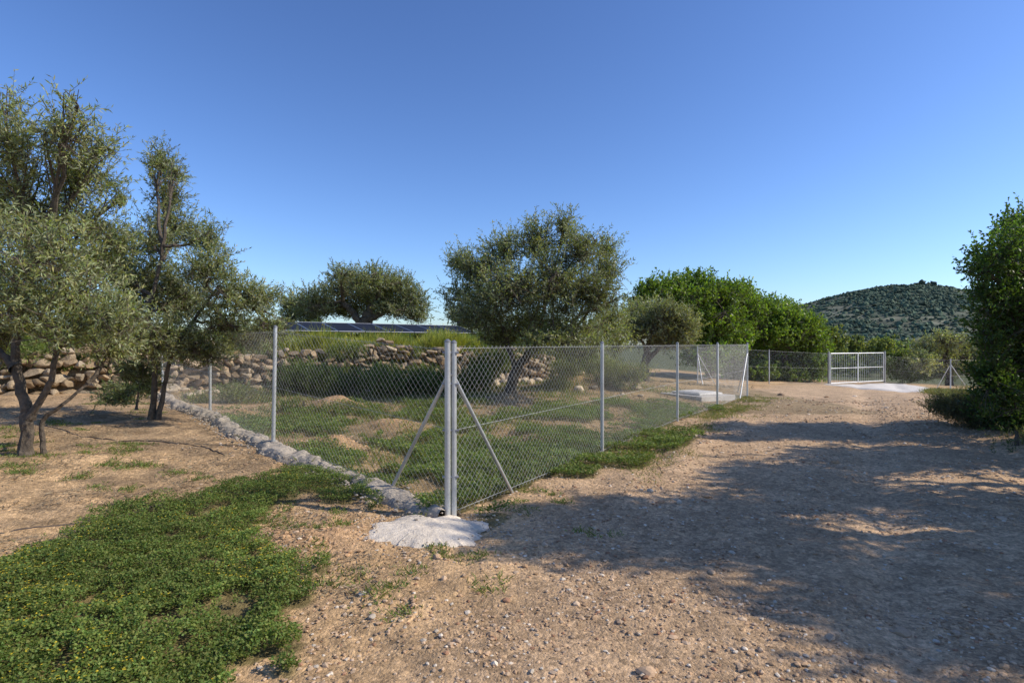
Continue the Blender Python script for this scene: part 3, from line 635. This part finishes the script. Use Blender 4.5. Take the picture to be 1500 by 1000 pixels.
# ---------------------------------------------------------------- concrete
def strip(name,P,w,h,col,side):
    mb=MB();P=np.array(P,float);d=np.r_[0,np.cumsum(np.linalg.norm(np.diff(P,axis=0),axis=1))];n=int(d[-1]/.03);s=np.linspace(0,d[-1],n)
    Q=np.stack([np.interp(s,d,P[:,k]) for k in (0,1)],1);T=nrm(np.gradient(Q,axis=0));Nn=np.stack([-T[:,1],T[:,0]],1)*side
    m=17;o=np.linspace(-.35,.75,m)*w;rag=.14*(fbm(s*3,s*0,4,95)-.47)*2
    V=[]
    for j,oo in enumerate(o):
        q=Q+Nn*(oo+rag*(1 if j>8 else .3))[:,None]
        e=1-abs(2*j/(m-1)-1)**4
        z=gz(q[:,0],q[:,1])+h*e*(.35+1.3*fbm(q[:,0]*9,q[:,1]*9,5,96))-.03*(1-e)-.004
        V.append(np.c_[q,z])
    V=np.stack(V,1);i=np.arange(m-1)[None]+np.arange(n-1)[:,None]*m
    mb.add(V.reshape(-1,3),np.stack([i,i+1,i+1+m,i+m],-1).reshape(-1,4),0,col)
    k=int(n*7);t=R.integers(0,n,k);q=Q[t]+Nn[t]*(R.uniform(-.5,1.2,k)*w)[:,None];sz=.005+.018*R.uniform(0,1,k)**2
    stones(mb,np.c_[q,gz(q[:,0],q[:,1])+h*.6*(np.abs(R.uniform(-1,1,k))<.8)],sz,1,col=np.array(col)*R.uniform(.6,1.2,k)[:,None])
    mb.build(name,[M_conc],False)
strip('concrete_kerb',[C0,(-3,7.14),(-5.2,9.8),(-7.65,12.5)],.32,.09,(.42,.36,.285),1)
def blob(name,c,rx,ry,h,col):
    mb=MB();nr,na=34,140;r=np.linspace(0,1,nr)[:,None];a=np.linspace(0,2*np.pi,na,endpoint=False)[None]
    edge=1+.9*(fbm(np.cos(a)*2.4+5,np.sin(a)*2.4+2,4,97)-.47)
    x=c[0]+r*edge*np.cos(a)*rx;y=c[1]+r*edge*np.sin(a)*ry
    z=gz(x,y)+h*(1-r**5)*(.7+.7*fbm(x*10,y*10,3,98))-.02*(r**5)+.015*(1-r)+.006
    V=np.stack([x,y,z],-1).reshape(-1,3);i=np.arange(nr-1)[:,None]*na+np.arange(na)[None];j=np.arange(nr-1)[:,None]*na+(np.arange(na)[None]+1)%na
    mb.add(V,np.stack([i,i+na,j+na,j],-1).reshape(-1,4),0,col)
    k=420;t=R.uniform(0,6.28,k);q=np.sqrt(R.uniform(.75,1.9,k));X_=c[0]+q*np.cos(t)*rx;Y_=c[1]+q*np.sin(t)*ry;sz=R.uniform(.004,.013,k)
    stones(mb,np.stack([X_,Y_,gz(X_,Y_)+h*(q<.95)*.95],1),sz,1,col=np.array([.58,.47,.35])*R.uniform(.7,1.1,k)[:,None])
    mb.build(name,[M_conc],False)
blob('concrete_footing',(-.66,4.56),.48,.42,.035,(.74,.64,.51))
mb=MB();q=(5.0,15.4);z=g0(q);box(mb,(*q,z+.02),1.25,1.5,.16,.5,0,(.60,.55,.48));box(mb,(*q,z+.13),.85,1.0,.05,.5,0,(.80,.76,.69));box(mb,(*q,z+.165),.7,.8,.02,.5,0,(.68,.65,.59))
o=mb.build('concrete_manhole_cover',[M_conc],False);bv=o.modifiers.new('b','BEVEL');bv.width=.02;bv.segments=2
def apron():
    mb=MB();poly=[(14.4,26.5),(19.2,28.7),(18.9,24.2),(17.5,21.4),(14.8,22.6)]
    n=60;c=np.mean(poly,0);rows=14;P=np.array(poly+[poly[0]]);d=np.r_[0,np.cumsum(np.linalg.norm(np.diff(P,axis=0),axis=1))];s=np.linspace(0,d[-1],n,endpoint=False)
    E=np.stack([np.interp(s,d,P[:,k]) for k in(0,1)],1);E=E+.05*R.normal(0,1,E.shape)
    t=np.linspace(0,1,rows)[:,None,None];Q=c*(1-t)+E[None]*t;z=gz(Q[...,0],Q[...,1],True)+.05-.08*(t[...,0]>.99)
    V=np.concatenate([Q,z[...,None]],-1);i=np.arange(rows-1)[:,None]*n+np.arange(n)[None];j=np.arange(rows-1)[:,None]*n+(np.arange(n)[None]+1)%n
    mb.add(V.reshape(-1,3),np.stack([i,i+n,j+n,j],-1).reshape(-1,4),0,(.74,.68,.60));mb.build('concrete_driveway_apron',[M_conc],True)
apron()
mb=MB()
for L in ([(-40,792),(60,772),(200,745),(300,725),(395,697),(430,680)],[(55,642),(130,655),(210,658),(290,662),(330,672)]):
    q=np.array([GP(a_,b_,.15) for a_,b_ in L]);t=np.linspace(0,len(q)-1,70);x=np.interp(t,np.arange(len(q)),q[:,0]);y=np.interp(t,np.arange(len(q)),q[:,1])+.03*np.sin(t*3)
    tube(mb,np.stack([x,y,gz(x,y,True)+.003],1),.007,6,0,(.07,.055,.045))
mb.build('drip_irrigation_pipe',[M_plastic],True)
# ---------------------------------------------------------------- solar panels
se=empty('solar_panel_array');pv=MB();fr=MB()
A=np.array([-7.76,19.0]);B=np.array([-1.44,24.0]);L=np.linalg.norm(B-A);u=(B-A)/L;v=np.array([-u[1],u[0]]);til=math.radians(12);dep=1.7
k=8;wd=L/k
up=np.array([-math.sin(til)*v[0],-math.sin(til)*v[1],math.cos(til)])
def pp_(s,t,o=0): 
    q=A+u*s+v*t*math.cos(til);return np.array([q[0],q[1],1.92+t*math.sin(til)])+up*o
for j in range(k):
    s0=j*wd+.015;s1=(j+1)*wd-.015
    Vv=[pp_(s0,0,-.02),pp_(s1,0,-.02),pp_(s1,dep,-.02),pp_(s0,dep,-.02),pp_(s0,0,.02),pp_(s1,0,.02),pp_(s1,dep,.02),pp_(s0,dep,.02)]
    pv.add(Vv,[[0,3,2,1],[4,5,6,7],[0,1,5,4],[1,2,6,5],[2,3,7,6],[3,0,4,7]],0,(1,1,1))
    for (a1,b1,a2,b2) in ((s0,0,s1,0),(s0,dep,s1,dep),(s0,0,s0,dep),(s1,0,s1,dep)): segs(fr,[pp_(a1,b1,.01)],[pp_(a2,b2,.01)],.02,.02,4,0,(.5,.5,.5))
    for t in (.35,1.35):
        q=pp_(s0,t);segs(fr,[[q[0],q[1],g0(q)-.05]],[q-up*.03],.02,.02,6,0,(.5,.5,.5))
pv.build('panels',[M_pv],False,se);fr.build('frames_and_supports',[M_galv],False,se)
# ---------------------------------------------------------------- light, sky, camera
el=math.radians(36);S=Vector((1.0,-.10,0)).normalized()*math.cos(el);S.z=math.sin(el)
sl=bpy.data.lights.new('sun','SUN');sl.energy=5.0;sl.angle=math.radians(.5);sl.color=(1,.91,.77)
so=bpy.data.objects.new('sun',sl);so.rotation_euler=S.to_track_quat('Z','Y').to_euler();bpy.context.scene.collection.objects.link(so)
w=bpy.data.worlds.new('World');sc=bpy.context.scene;sc.world=w;w.use_nodes=True;nt=w.node_tree;nt.nodes.clear()
sk=nt.nodes.new('ShaderNodeTexSky');sk.sky_type='NISHITA';sk.sun_disc=False;sk.sun_elevation=el;sk.sun_rotation=math.atan2(S.x,S.y);sk.altitude=200;sk.air_density=1.0;sk.dust_density=.6;sk.ozone_density=2.0
v1=nt.nodes.new('ShaderNodeVectorMath');v1.operation='SCALE';v1.inputs['Scale'].default_value=.1
gm_=nt.nodes.new('ShaderNodeGamma');gm_.inputs[1].default_value=1.2
v2=nt.nodes.new('ShaderNodeVectorMath');v2.operation='MULTIPLY';v2.inputs[1].default_value=(14.5,17,22)
bg=nt.nodes.new('ShaderNodeBackground');bg.inputs[1].default_value=.10;o=nt.nodes.new('ShaderNodeOutputWorld')
nt.links.new(sk.outputs[0],v1.inputs[0]);nt.links.new(v1.outputs[0],gm_.inputs[0]);nt.links.new(gm_.outputs[0],v2.inputs[0]);nt.links.new(v2.outputs[0],bg.inputs[0]);nt.links.new(bg.outputs[0],o.inputs[0])
cam=bpy.data.cameras.new('camera');cam.lens=20;cam.sensor_width=36;cam.shift_y=.002;cam.clip_start=.05;cam.clip_end=5000
co=bpy.data.objects.new('camera',cam);co.location=(0,0,CH);co.rotation_euler=(math.radians(90),0,0);sc.collection.objects.link(co);sc.camera=co
sc.view_settings.view_transform='Standard';sc.view_settings.look='None';sc.view_settings.exposure=0
print('done')
